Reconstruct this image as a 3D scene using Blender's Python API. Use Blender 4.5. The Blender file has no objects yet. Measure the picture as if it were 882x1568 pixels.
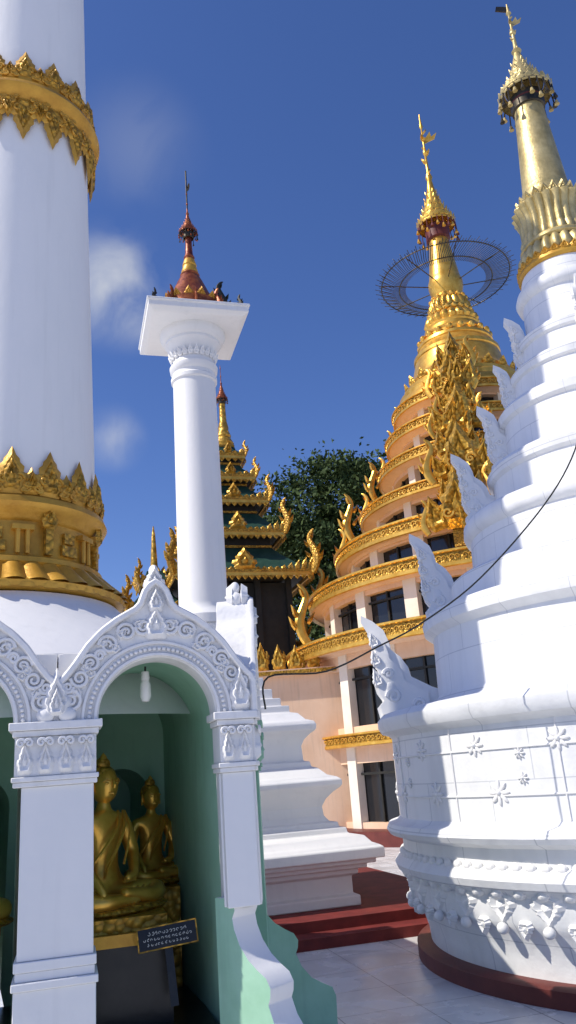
import bpy, math, random
from mathutils import Vector, Matrix
random.seed(7)
R=math.radians
scene=bpy.context.scene
pi=math.pi

# ---------------------------------------------------------------- materials
def nmat(name):
    m=bpy.data.materials.new(name); m.use_nodes=True
    nt=m.node_tree; b=nt.nodes['Principled BSDF']
    return m,nt,b
def paint(name,c1,c2,scale=3,rough=.55,metal=0,bump=.1,bscale=25,stretch=(1,1,1),lo=.35,hi=.7,spec=.4,vor=0,dist=.01,streak=0):
    m,nt,b=nmat(name); N=nt.nodes; L=nt.links
    tc=N.new('ShaderNodeTexCoord'); mp=N.new('ShaderNodeMapping'); mp.inputs['Scale'].default_value=stretch
    L.new(tc.outputs['Object'],mp.inputs['Vector'])
    n=N.new('ShaderNodeTexNoise'); n.inputs['Scale'].default_value=scale; n.inputs['Detail'].default_value=6; n.inputs['Roughness'].default_value=.6
    L.new(mp.outputs[0],n.inputs['Vector'])
    cr=N.new('ShaderNodeValToRGB'); cr.color_ramp.elements[0].position=lo; cr.color_ramp.elements[1].position=hi
    cr.color_ramp.elements[0].color=(*c1,1); cr.color_ramp.elements[1].color=(*c2,1)
    L.new(n.outputs['Fac'],cr.inputs[0])
    col=cr.outputs[0]
    if streak>0:
        mp2=N.new('ShaderNodeMapping'); mp2.inputs['Scale'].default_value=(7,7,.5); L.new(tc.outputs['Object'],mp2.inputs[0])
        n3=N.new('ShaderNodeTexNoise'); n3.inputs['Scale'].default_value=2; n3.inputs['Detail'].default_value=6; L.new(mp2.outputs[0],n3.inputs['Vector'])
        mr3=N.new('ShaderNodeMapRange'); mr3.inputs['From Min'].default_value=.55; mr3.inputs['From Max'].default_value=.75; mr3.inputs['To Min'].default_value=1; mr3.inputs['To Max'].default_value=1-streak
        L.new(n3.outputs['Fac'],mr3.inputs['Value'])
        mx3=N.new('ShaderNodeMix'); mx3.data_type='RGBA'; mx3.blend_type='MULTIPLY'; mx3.inputs[0].default_value=1
        L.new(col,mx3.inputs[6]); L.new(mr3.outputs[0],mx3.inputs[7]); col=mx3.outputs[2]
    n2=N.new('ShaderNodeTexNoise'); n2.inputs['Scale'].default_value=bscale; n2.inputs['Detail'].default_value=5
    L.new(tc.outputs['Object'],n2.inputs['Vector'])
    h=n2.outputs['Fac']
    if vor>0:
        v=N.new('ShaderNodeTexVoronoi'); v.inputs['Scale'].default_value=vor; L.new(tc.outputs['Object'],v.inputs['Vector'])
        h=v.outputs['Distance']
        mr=N.new('ShaderNodeMapRange'); mr.inputs['From Min'].default_value=.1; mr.inputs['From Max'].default_value=.75
        mr.inputs['To Min'].default_value=1.0; mr.inputs['To Max'].default_value=.45
        L.new(h,mr.inputs['Value'])
        mx=N.new('ShaderNodeMix'); mx.data_type='RGBA'; mx.blend_type='MULTIPLY'; mx.inputs[0].default_value=1
        L.new(col,mx.inputs[6]); L.new(mr.outputs[0],mx.inputs[7]); col=mx.outputs[2]
    L.new(col,b.inputs['Base Color'])
    bp=N.new('ShaderNodeBump'); bp.inputs['Strength'].default_value=bump; bp.inputs['Distance'].default_value=dist
    if vor>0: bp.invert=True
    L.new(h,bp.inputs['Height']); L.new(bp.outputs[0],b.inputs['Normal'])
    b.inputs['Roughness'].default_value=rough; b.inputs['Metallic'].default_value=metal
    b.inputs['Specular IOR Level'].default_value=spec
    return m
white=paint('white_plaster',(.765,.765,.75),(.81,.80,.78),2.5,.6,bump=.2,bscale=14,stretch=(1,1,.35),lo=.3,hi=.6,streak=.05)
white_old=paint('white_plaster_weathered',(.58,.58,.56),(.80,.79,.77),3.0,.65,bump=.35,bscale=30,stretch=(1.5,1.5,.5),lo=.25,hi=.46,streak=.12)
gold=paint('gold_leaf',(.68,.35,.045),(.92,.56,.11),5,.33,metal=.7,bump=.3,bscale=22,spec=.5)
goldp=paint('gold_paint_ochre',(.46,.23,.025),(.68,.38,.05),5,.42,metal=.35,bump=.35,bscale=30,spec=.5)
goldf=paint('gold_filigree',(.64,.35,.04),(.92,.57,.10),6,.38,metal=.5,bump=.6,vor=11,dist=.03)
goldf2=paint('gold_filigree_fine',(.52,.27,.03),(.80,.46,.06),6,.4,metal=.45,bump=.8,vor=24,dist=.02)
golddim=paint('gold_tarnished',(.44,.34,.14),(.70,.56,.26),6,.45,metal=.6,bump=.4,bscale=30,streak=.3)
red=paint('red_gold_lacquer',(.14,.022,.012),(.42,.13,.035),9,.4,metal=.4,bump=.4,bscale=30)
green=paint('green_wall_paint',(.28,.50,.35),(.34,.57,.42),4,.6,bump=.2,bscale=20,streak=.12)
peach=paint('peach_wall_paint',(.76,.51,.33),(.84,.60,.42),2,.65,bump=.1,streak=.12)
creamp=paint('cream_pillar_paint',(.76,.68,.56),(.84,.77,.66),2,.65,bump=.1)
darkroof=paint('dark_green_roof',(.01,.045,.03),(.025,.075,.05),6,.6)
darkwood_shade=paint('dark_wood_and_opening_shade',(.010,.011,.009),(.022,.022,.018),6,.6)
maroon=paint('maroon_paint',(.10,.02,.016),(.16,.035,.026),4,.5,bump=.1)
carpet=paint('red_floor',(.13,.018,.015),(.22,.032,.025),5,.7,bump=.2)
black=paint('black_stone',(.008,.008,.008),(.02,.018,.016),8,.3)
glass,nt,b=nmat('dark_window_glass'); b.inputs['Base Color'].default_value=(.012,.014,.017,1); b.inputs['Roughness'].default_value=.12
metal=paint('dark_metal',(.05,.045,.035),(.12,.10,.07),10,.4,metal=.8)
text,nt,b=nmat('white_lettering'); b.inputs['Base Color'].default_value=(.7,.7,.66,1)
bulbm,nt,b=nmat('bulb_glass'); b.inputs['Base Color'].default_value=(.8,.8,.75,1); b.inputs['Roughness'].default_value=.2
bark=paint('bark',(.05,.035,.025),(.1,.075,.055),8,.8)

def blocks(name,kr):
    m,nt,b=nmat(name); N=nt.nodes; L=nt.links
    tc=N.new('ShaderNodeTexCoord'); sp=N.new('ShaderNodeSeparateXYZ'); L.new(tc.outputs['Object'],sp.inputs[0])
    at=N.new('ShaderNodeMath'); at.operation='ARCTAN2'; L.new(sp.outputs[1],at.inputs[0]); L.new(sp.outputs[0],at.inputs[1])
    mu=N.new('ShaderNodeMath'); mu.operation='MULTIPLY'; mu.inputs[1].default_value=kr; L.new(at.outputs[0],mu.inputs[0])
    cb=N.new('ShaderNodeCombineXYZ'); L.new(mu.outputs[0],cb.inputs[0]); L.new(sp.outputs[2],cb.inputs[1])
    br=N.new('ShaderNodeTexBrick'); br.inputs['Scale'].default_value=1; br.inputs['Brick Width'].default_value=.62; br.inputs['Row Height'].default_value=.36
    br.inputs['Mortar Size'].default_value=.005; br.inputs['Mortar Smooth'].default_value=.4
    br.inputs['Color1'].default_value=(.81,.81,.795,1); br.inputs['Color2'].default_value=(.78,.785,.78,1); br.inputs['Mortar'].default_value=(.58,.59,.6,1)
    L.new(cb.outputs[0],br.inputs['Vector'])
    n=N.new('ShaderNodeTexNoise'); n.inputs['Scale'].default_value=2.2; n.inputs['Detail'].default_value=7
    mp=N.new('ShaderNodeMapping'); mp.inputs['Scale'].default_value=(2.8,2.8,.4); L.new(tc.outputs['Object'],mp.inputs[0]); L.new(mp.outputs[0],n.inputs['Vector'])
    mr=N.new('ShaderNodeMapRange'); mr.inputs['From Min'].default_value=.3; mr.inputs['From Max'].default_value=.55; mr.inputs['To Min'].default_value=.91; mr.inputs['To Max'].default_value=1
    L.new(n.outputs['Fac'],mr.inputs['Value'])
    mx=N.new('ShaderNodeMix'); mx.data_type='RGBA'; mx.blend_type='MULTIPLY'; mx.inputs[0].default_value=1
    L.new(br.outputs['Color'],mx.inputs[6]); L.new(mr.outputs[0],mx.inputs[7]); L.new(mx.outputs[2],b.inputs['Base Color'])
    n2=N.new('ShaderNodeTexNoise'); n2.inputs['Scale'].default_value=7; n2.inputs['Detail'].default_value=5; L.new(tc.outputs['Object'],n2.inputs['Vector'])
    bp=N.new('ShaderNodeBump'); bp.inputs['Strength'].default_value=.35; bp.inputs['Distance'].default_value=.025; L.new(n2.outputs['Fac'],bp.inputs['Height']); L.new(bp.outputs[0],b.inputs['Normal'])
    b.inputs['Roughness'].default_value=.55
    return m
wblocks=blocks('white_stupa_blocks',2.0)

def tiles():
    m,nt,b=nmat('marble_tiles'); N=nt.nodes; L=nt.links
    tc=N.new('ShaderNodeTexCoord'); mp=N.new('ShaderNodeMapping'); mp.inputs['Rotation'].default_value=(0,0,R(-16)); L.new(tc.outputs['Object'],mp.inputs[0])
    br=N.new('ShaderNodeTexBrick'); br.offset=0; br.inputs['Scale'].default_value=1; br.inputs['Brick Width'].default_value=.6; br.inputs['Row Height'].default_value=.6
    br.inputs['Mortar Size'].default_value=.005; br.inputs['Color1'].default_value=(.82,.81,.78,1); br.inputs['Color2'].default_value=(.74,.74,.73,1); br.inputs['Mortar'].default_value=(.36,.36,.35,1)
    L.new(mp.outputs[0],br.inputs['Vector'])
    n=N.new('ShaderNodeTexNoise'); n.inputs['Scale'].default_value=1.8; n.inputs['Detail'].default_value=8; n.inputs['Distortion'].default_value=1.2; L.new(mp.outputs[0],n.inputs['Vector'])
    mr=N.new('ShaderNodeMapRange'); mr.inputs['From Min'].default_value=.35; mr.inputs['From Max'].default_value=.62; mr.inputs['To Min'].default_value=.8; mr.inputs['To Max'].default_value=1.0; L.new(n.outputs['Fac'],mr.inputs['Value'])
    mx=N.new('ShaderNodeMix'); mx.data_type='RGBA'; mx.blend_type='MULTIPLY'; mx.inputs[0].default_value=1
    L.new(br.outputs['Color'],mx.inputs[6]); L.new(mr.outputs[0],mx.inputs[7]); L.new(mx.outputs[2],b.inputs['Base Color'])
    mr2=N.new('ShaderNodeMapRange'); mr2.inputs['To Min'].default_value=.12; mr2.inputs['To Max'].default_value=.4; L.new(n.outputs['Fac'],mr2.inputs['Value']); L.new(mr2.outputs[0],b.inputs['Roughness'])
    return m
marble=tiles()

def foliage():
    m,nt,b=nmat('foliage'); N=nt.nodes; L=nt.links
    tc=N.new('ShaderNodeTexCoord'); n=N.new('ShaderNodeTexNoise'); n.inputs['Scale'].default_value=1.3; n.inputs['Detail'].default_value=5; L.new(tc.outputs['Object'],n.inputs['Vector'])
    cr=N.new('ShaderNodeValToRGB'); cr.color_ramp.elements[0].position=.35; cr.color_ramp.elements[1].position=.65
    cr.color_ramp.elements[0].color=(.02,.045,.012,1); cr.color_ramp.elements[1].color=(.075,.11,.03,1)
    L.new(n.outputs['Fac'],cr.inputs[0]); L.new(cr.outputs[0],b.inputs['Base Color']); b.inputs['Roughness'].default_value=.7; b.inputs['Specular IOR Level'].default_value=.2
    return m
leafm=foliage()

# ---------------------------------------------------------------- mesh builder
class MB:
    def __init__(s): s.v=[];s.f=[];s.m=[];s.mats=[]
    def add(s,vf,mat,M=None):
        v,f=vf
        if mat not in s.mats: s.mats.append(mat)
        k=s.mats.index(mat); o=len(s.v)
        if M is None: s.v.extend([tuple(p) for p in v])
        else: s.v.extend([tuple(M@Vector(p)) for p in v])
        s.f.extend([tuple(i+o for i in q) for q in f]); s.m.extend([k]*len(f))
        return s
    def obj(s,name,parent=None,M=None,sharp=38,bevel=0):
        me=bpy.data.meshes.new(name); me.from_pydata(s.v,[],s.f)
        for m in s.mats: me.materials.append(m)
        me.polygons.foreach_set('material_index',s.m)
        me.polygons.foreach_set('use_smooth',[True]*len(s.f))
        me.update()
        import bmesh
        bm=bmesh.new(); bm.from_mesh(me); bmesh.ops.recalc_face_normals(bm,faces=bm.faces); bm.to_mesh(me); bm.free()
        me.set_sharp_from_angle(angle=R(sharp))
        o=bpy.data.objects.new(name,me); scene.collection.objects.link(o)
        if M is not None: o.matrix_world=M
        if parent: 
            o.parent=parent
        if bevel:
            b=o.modifiers.new('bevel','BEVEL'); b.width=bevel; b.segments=2; b.limit_method='ANGLE'; b.angle_limit=R(35)
        return o
def empty(name,loc=(0,0,0),rz=0,sc=1):
    e=bpy.data.objects.new(name,None); scene.collection.objects.link(e); e.location=loc; e.rotation_euler=(0,0,rz); e.scale=(sc,sc,sc); return e
T=lambda x,y,z:Matrix.Translation((x,y,z))
def Rz(a): return Matrix.Rotation(a,4,'Z')
def Rx(a): return Matrix.Rotation(a,4,'X')
def Ry(a): return Matrix.Rotation(a,4,'Y')
def S(x,y=None,z=None):
    if y is None: y=z=x
    return Matrix.Diagonal((x,y,z,1))
def lathe(p,n=96):
    v=[];f=[]
    for r,z in p:
        for i in range(n):
            a=2*pi*i/n; v.append((r*math.cos(a),r*math.sin(a),z))
    for j in range(len(p)-1):
        for i in range(n):
            k=(i+1)%n; f.append((j*n+i,j*n+k,(j+1)*n+k,(j+1)*n+i))
    return v,f
def ridged(p,n,amp,k):
    v=[];f=[]
    for r,z in p:
        for i in range(n):
            a=2*pi*i/n; rr=r*(1+amp*abs(math.sin(a*k/2))); v.append((rr*math.cos(a),rr*math.sin(a),z))
    for j in range(len(p)-1):
        for i in range(n):
            q=(i+1)%n; f.append((j*n+i,j*n+q,(j+1)*n+q,(j+1)*n+i))
    return v,f
def sq(p,top=True):
    v=[];f=[]
    for h,z in p: v+=[(-h,-h,z),(h,-h,z),(h,h,z),(-h,h,z)]
    for j in range(len(p)-1):
        for i in range(4):
            k=(i+1)%4; f.append((j*4+i,j*4+k,j*4+4+k,j*4+4+i))
    n=len(v)
    f.append((n-4,n-3,n-2,n-1)); f.append((3,2,1,0))
    return v,f
def box(x0,x1,y0,y1,z0,z1):
    v=[(x0,y0,z0),(x1,y0,z0),(x1,y1,z0),(x0,y1,z0),(x0,y0,z1),(x1,y0,z1),(x1,y1,z1),(x0,y1,z1)]
    return v,[(3,2,1,0),(4,5,6,7),(0,1,5,4),(1,2,6,5),(2,3,7,6),(3,0,4,7)]
def extr(poly,t):
    n=len(poly); v=[(x,-t/2,z) for x,z in poly]+[(x,t/2,z) for x,z in poly]
    f=[tuple(range(n)),tuple(reversed(range(n,2*n)))]
    for i in range(n):
        k=(i+1)%n; f.append((i,i+n,k+n,k))
    return v,f
def tube(pts,rads,n=8,flat=1.0):
    pts=[Vector(p) for p in pts]
    if not isinstance(rads,(list,tuple)): rads=[rads]*len(pts)
    v=[];f=[]
    prev=None
    for i,p in enumerate(pts):
        t=(pts[min(i+1,len(pts)-1)]-pts[max(i-1,0)]).normalized()
        if prev is None:
            ref=Vector((0,1,0)) if abs(t.y)<.9 else Vector((1,0,0))
            u=t.cross(ref).normalized()
        else:
            u=(prev-t*prev.dot(t)).normalized()
        prev=u; w=t.cross(u)
        for k in range(n):
            a=2*pi*k/n; v.append(tuple(p+(u*math.cos(a)+w*math.sin(a)*flat)*rads[i]))
    for j in range(len(pts)-1):
        for k in range(n):
            q=(k+1)%n; f.append((j*n+k,j*n+q,(j+1)*n+q,(j+1)*n+k))
    f.append(tuple(reversed(range(n)))); m=(len(pts)-1)*n; f.append(tuple(range(m,m+n)))
    return v,f
def ell(rx,ry,rz,nu=14,nv=9):
    p=[(max(math.sin(pi*j/nv),.001),-math.cos(pi*j/nv)) for j in range(nv+1)]
    v,f=lathe(p,nu); return [(x*rx,y*ry,z*rz) for x,y,z in v],f
def smooth(pts,k=4):
    out=[]
    P=[pts[0]]+list(pts)+[pts[-1]]
    for i in range(1,len(P)-2):
        for j in range(k):
            t=j/k
            out.append(tuple(.5*((2*b)+(-a+c)*t+(2*a-5*b+4*c-d)*t*t+(-a+3*b-3*c+d)*t**3) for a,b,c,d in zip(P[i-1],P[i],P[i+1],P[i+2])))
    out.append(tuple(pts[-1])); return out
LEAF=[(0,0),(.30,.0),(.42,.10),(.40,.2),(.5,.28),(.46,.42),(.34,.46),(.36,.58),(.24,.66),(.22,.74),(.12,.82),(.06,.92),(0,1)]
def leaf(w,h,t):
    o=LEAF+[(-x,z) for x,z in LEAF[-2:0:-1]]
    n=len(o)
    v=[(x*w,0,z*h) for x,z in o]; f=[]
    v+=[(x*w*.62,-t*.75,(.42+(z-.42)*.68)*h) for x,z in o]
    v+=[(x*w*.3,-t*.35,(.42+(z-.42)*.4)*h) for x,z in o]
    v.append((0,-t,.42*h)); c=3*n
    for i in range(n):
        k=(i+1)%n
        f.append((i,k,k+n,i+n)); f.append((i+n,k+n,k+2*n,i+2*n)); f.append((i+2*n,k+2*n,c))
    v.append((0,t*.3,.42*h))
    for i in range(n): f.append(((i+1)%n,i,c+1))
    return v,f
def ring(mb,vf,mat,n,r,z,tilt=0,a0=0,flip=False):
    for i in range(n):
        a=2*pi*(i+a0)/n
        M=Rz(a)@T(r,0,z)@Rz(pi/2)@Rx(tilt)
        if flip: M=M@S(1,1,-1)
        mb.add(vf,mat,M)
def spiral(cx,cz,r,turns,sgn,a0,rad,tail=None):
    pts=[]; rr=[]
    n=int(turns*12)
    for i in range(n+1):
        t=i/n; a=a0+sgn*turns*2*pi*t; q=r*(1-.85*t)
        pts.append((cx+q*math.cos(a),0,cz+q*math.sin(a))); rr.append(rad*(1-.3*t))
    if tail: pts.insert(0,(tail[0],0,tail[1])); rr.insert(0,rad*.5)
    return tube(pts,rr,6)
def horn(mb,M,h,mat,fat=1.0):
    # curving naga / flame shaped finial: +x is outward
    p=smooth([(0,0,0),(.10,0,.18),(.13,0,.36),(.07,0,.55),(.0,0,.72),(-.02,0,.85),(.05,0,.97),(.12,0,1.02)],3)
    n=len(p); prof=[.085,.10,.10,.085,.07,.06,.045,.01]
    rr=[]
    for i in range(n):
        t=i/(n-1)*7; k=min(int(t),6); rr.append((prof[k]+(prof[k+1]-prof[k])*(t-k))*h*fat)
    mb.add(tube([(x*h,0,z*h) for x,y,z in p],rr,8,.7),mat,M)
    for zz,xx,s,ang in((.25,.2,.26,.5),(.45,.17,.24,.4),(.62,-.06,.22,-.5),(.35,-.02,.25,-.6),(.8,.02,.16,.5)):
        mb.add(leaf(.4*s*h*fat,s*h,.05*h),mat,M@T(xx*h,0,zz*h)@Ry(ang)@T(0,-.0,0))
        mb.add(leaf(.4*s*h*fat,s*h,.05*h),mat,M@T(xx*h,0,zz*h)@Ry(ang)@Rz(pi))

# ---------------------------------------------------------------- ground
g=MB(); g.add(([(-300,-300,0),(300,-300,0),(300,300,0),(-300,300,0)],[(0,1,2,3)]),marble); g.obj('ground')

# ---------------------------------------------------------------- white stupa (right)
SC=(3.24,7.73,0)
st=empty('white_stupa',SC)
mb=MB()
prof=[(2.27,.12),(2.28,.24),(2.31,.34),(2.36,.44),(2.40,.5),(2.40,.66),(2.44,.70),(2.50,.73),(2.52,.78),(2.48,.83),(2.43,.86),(2.43,.98),(2.48,1.0),(2.54,1.02),(2.565,1.06),(2.54,1.11),(2.46,1.13),
 (2.43,1.16),(2.43,1.84),(2.46,1.87),(2.52,1.89),(2.55,1.94),(2.55,2.0),(2.50,2.05),(2.4,2.07),(2.02,2.12),(1.98,2.14),
 (1.94,2.2),(1.92,2.74),(1.96,2.77),(2.0,2.80),(2.01,2.88),(1.98,2.94),(1.92,2.96),(1.70,2.99),(1.68,3.25),(1.64,3.28),(1.48,3.31),
 (1.44,3.34),(1.42,3.68),(1.46,3.71),(1.48,3.76),(1.47,3.84),(1.43,3.88),(1.38,3.90),(1.24,3.92),(1.17,3.95),
 (1.12,4.0),(1.11,4.25),(1.15,4.28),(1.16,4.35),(1.12,4.4),(1.08,4.42),(.97,4.45),(.93,4.5),
 (.91,4.86),(.95,4.89),(.96,4.97),(.92,5.02),(.86,5.04),(.78,5.07),(.75,5.1),(.73,5.32),(.76,5.34),(.77,5.41),(.73,5.45),(.66,5.48),(.61,5.5),
 (.59,5.7),(.62,5.72),(.63,5.79),(.59,5.83),(.54,5.85),(.50,5.9),(.49,6.25),(.53,6.28),(.55,6.34),(.53,6.4),(.47,6.43),(.46,6.55),(.44,6.62),(.1,6.63)]
mb.add(lathe(prof,160),wblocks)
mb.obj('drum_and_terraces',st)
mb=MB(); mb.add(lathe([(2.40,0),(2.40,.11),(2.37,.13),(2.2,.135)],160),maroon); mb.obj('maroon_plinth',st)
mb=MB()
for i in range(40):
    a=2*pi*i/40
    M=Rz(a)@T(2.40,0,0)@Rz(pi/2)
    mb.add(leaf(.30,.24,.05),white,M@T(0,0,.70)@Rx(R(6))@S(1,1,-1))
    mb.add(ell(.045,.04,.04,10,7),white,M@T(0,-.02,.46))
    mb.add(leaf(.13,.13,.05),white,Rz(a+pi/40)@T(2.40,0,.52)@Rz(pi/2)@S(1,1,-1))
for i in range(80):
    a=2*pi*i/80; mb.add(ell(.05,.06,.04,8,6),white,T(2.42*math.cos(a),2.42*math.sin(a),.69))
for i in range(132):
    a=2*pi*i/132; mb.add(ell(.03,.045,.035,8,6),white,Rz(a)@T(2.44,0,.86))
def rosette(mb,a,r,z,s,mat):
    M=Rz(a)@T(r,0,z)@Rz(pi/2)
    for k in range(8):
        mb.add(ell(.30*s*.35,.012,.30*s,8,5),mat,M@Ry(k*pi/4)@T(0,0,.42*s*.8))
    mb.add(ell(.16*s,.025,.16*s,10,6),mat,M)
for i in range(22):
    a=2*pi*i/22+.05
    rosette(mb,a,2.435,1.70,.135,white); rosette(mb,a+.07,2.435,1.36,.15,white)
    if i%2: rosette(mb,a+.16,2.435,1.62,.07,white); rosette(mb,a+.16,2.435,1.45,.07,white)
for i in range(16):
    a=2*pi*i/16+.12
    mb.add(box(2.425,2.44,-.004,.004,1.16,1.84),white_old,Rz(a))
mb.add(lathe([(2.43,1.655),(2.442,1.66),(2.442,1.668),(2.43,1.673)],160),white)
mb.add(lathe([(2.43,1.33),(2.442,1.335),(2.442,1.343),(2.43,1.348)],160),white)
mb.obj('relief_ornaments',st)
OUT=[(-.60,0),(.04,0),(.06,.10),(-.0,.16),(.05,.24),(.07,.34),(.01,.42),(.04,.52),(.08,.60),(.05,.68),(.05,.78),(.10,.88),(.14,.96),(.13,1.03),(.02,.96),(-.08,.86),(-.12,.74),(-.13,.66),(-.22,.58),(-.28,.48),(-.30,.38),(-.40,.32),(-.50,.26),(-.6,.22)]
def antefix(mb,M,h,mat,wx=1.0):
    mb.add(extr([(x*h*wx,z*h) for x,z in OUT],.16*h),mat,M)
    inner=[(x*.72-.02,z*.8+.04) for x,z in OUT]
    mb.add(extr([(x*h*wx,z*h) for x,z in inner],.26*h),mat,M)
    for sgn in(-1,1):
        for cx,cz,r in((-.12,.2,.07),(-.09,.42,.05),(-.36,.10,.06)):
            v,f=spiral(cx*wx,cz,r,1.3,sgn,0,.024); mb.add(([(x*h,y*h,z*h) for x,y,z in v],f),mat,M@T(0,sgn*.13*h,0))
        for zz,l in((.3,.2),(.5,.18),(.68,.18)):
            mb.add(leaf(.12*h,l*h,.05*h),mat,M@T(.0,sgn*.12*h,zz*h)@(Rz(0) if sgn<0 else Rz(pi))@Ry(-.3*sgn))
    mb.add(ell(.10*h,.12*h,.12*h),mat,M@T(-.03*h*wx,0,.60*h))
    mb.add(ell(.13*h,.15*h,.18*h),mat,M@T(-.1*h*wx,0,.26*h))
mb=MB()
for r,z,h in((2.50,2.05,1.0),(1.93,2.95,.90),(1.41,3.89,.78),(1.07,4.41,.76),(.85,5.03,.60),(.64,5.47,.70)):
    for k in range(4):
        antefix(mb,Rz(R(170+90*k))@T(r-.02,0,z-.01),h,white,1.0)
mb.obj('corner_antefix_figures',st,sharp=50,bevel=.02)
mb=MB()
mb.add(lathe([(.1,6.60),(.46,6.60),(.48,6.63),(.47,6.67),(.43,6.70),(.40,6.72)],64),goldp)
ring(mb,leaf(.11,.1,.03),goldp,28,.46,6.66)
mb.add(ridged([(.38,6.70),(.42,6.76),(.41,6.84),(.36,6.93)],144,.10,24),golddim)
mb.add(lathe([(.38,6.92),(.405,6.94),(.405,6.97),(.38,7.0)],64),golddim)
mb.add(ridged([(.35,6.98),(.36,7.03),(.34,7.1)],144,.10,24),golddim)
mb.add(ridged([(.33,7.10),(.33,7.30),(.37,7.42),(.39,7.46),(.34,7.5)],144,.10,24),golddim)
for i in range(24):
    a=2*pi*i/24; mb.add(ell(.028,.028,.035,8,6),golddim,T(.365*math.cos(a),.365*math.sin(a),6.96))
ring(mb,leaf(.12,.16,.03),golddim,22,.33,7.46,tilt=R(12))
mb.add(lathe([(.30,7.48),(.32,7.56),(.27,7.62),(.265,7.7),(.27,7.72),(.255,7.76),(.225,8.15),(.19,8.6),(.165,8.95),(.165,9.0),(.14,9.02)],64),golddim)
mb.obj('gold_crown_and_cone',st)
def hti(mb,z0,r,h,m1,m2,m3,tip,vane=True):
    mb.add(lathe([(r*.5,z0-.3*h),(r*.62,z0-.28*h),(r*.66,z0-.05*h),(r*.5,z0)],32),m3)
    tiers=5; z=z0; rr=r
    for i in range(tiers):
        hh=h*.17*(1-.06*i)
        mb.add(lathe([(rr*.97,z-.02*h),(rr,z),(rr*.98,z+hh*.25),(rr*.80,z+hh*.8),(rr*.76,z+hh)],40),m1)
        n=max(8,int(22*rr/r))
        for k in range(n):
            a=2*pi*k/n
            mb.add(leaf(rr*.3,hh*(.7 if i else .6),.02*r),m2,Rz(a)@T(rr,0,z+hh*.1)@Rz(pi/2)@Rx(R(10)))
            if i==0:
                L=r*random.uniform(.2,.85)
                mb.add(tube([(rr*math.cos(a),rr*math.sin(a),z),(rr*1.04*math.cos(a),rr*1.04*math.sin(a),z-L)],.02*r+.003,5),m3)
                mb.add(lathe([(.001,.13*r),(.05*r,.1*r),(.07*r,0),(.10*r,-.08*r),(.001,-.07*r)],8),m2 if k%3 else m3,T(rr*1.04*math.cos(a),rr*1.04*math.sin(a),z-L-r*.08))
        z+=hh; rr*=.74
    zt=tip
    mb.add(lathe([(rr,z),(rr*.6,z+(zt-z)*.12),(rr*.9,z+(zt-z)*.16),(rr*.4,z+(zt-z)*.22),(rr*.3,z+(zt-z)*.45),(rr*.55,z+(zt-z)*.47),(rr*.55,z+(zt-z)*.5),(rr*.25,z+(zt-z)*.53),(rr*.2,z+(zt-z)*.8),(rr*.5,z+(zt-z)*.83),(rr*.3,z+(zt-z)*.87),(rr*.12,zt)],12),m2)
    if vane:
        L=(zt-z)
        for k in range(7):
            a=k*2.4; zz=z+L*(.14+.1*k)
            mb.add(leaf(.05*L,.09*L,.02*L),m2,T(0,0,zz)@Rz(a)@Rx(R(35)))
        mb.add(extr([(0,0),(.12*L,.04*L),(.15*L,.12*L),(.09*L,.08*L),(.08*L,.15*L),(.03*L,.08*L),(0,.1*L)],.012),m2,T(0,0,z+L*.6)@Rz(R(-10)))
mb=MB()
hti(mb,9.12,.31,.75,golddim,golddim,metal,10.6)
mb.add(lathe([(.165,8.98),(.2,9.0),(.2,9.08),(.16,9.12)],32),maroon)
mb.add(extr([(-.16,0),(-.02,-.03),(.02,.04),(-.05,.06),(-.14,.07)],.015),metal,T(0,0,10.5))
mb.obj('hti_umbrella',st)

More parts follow.
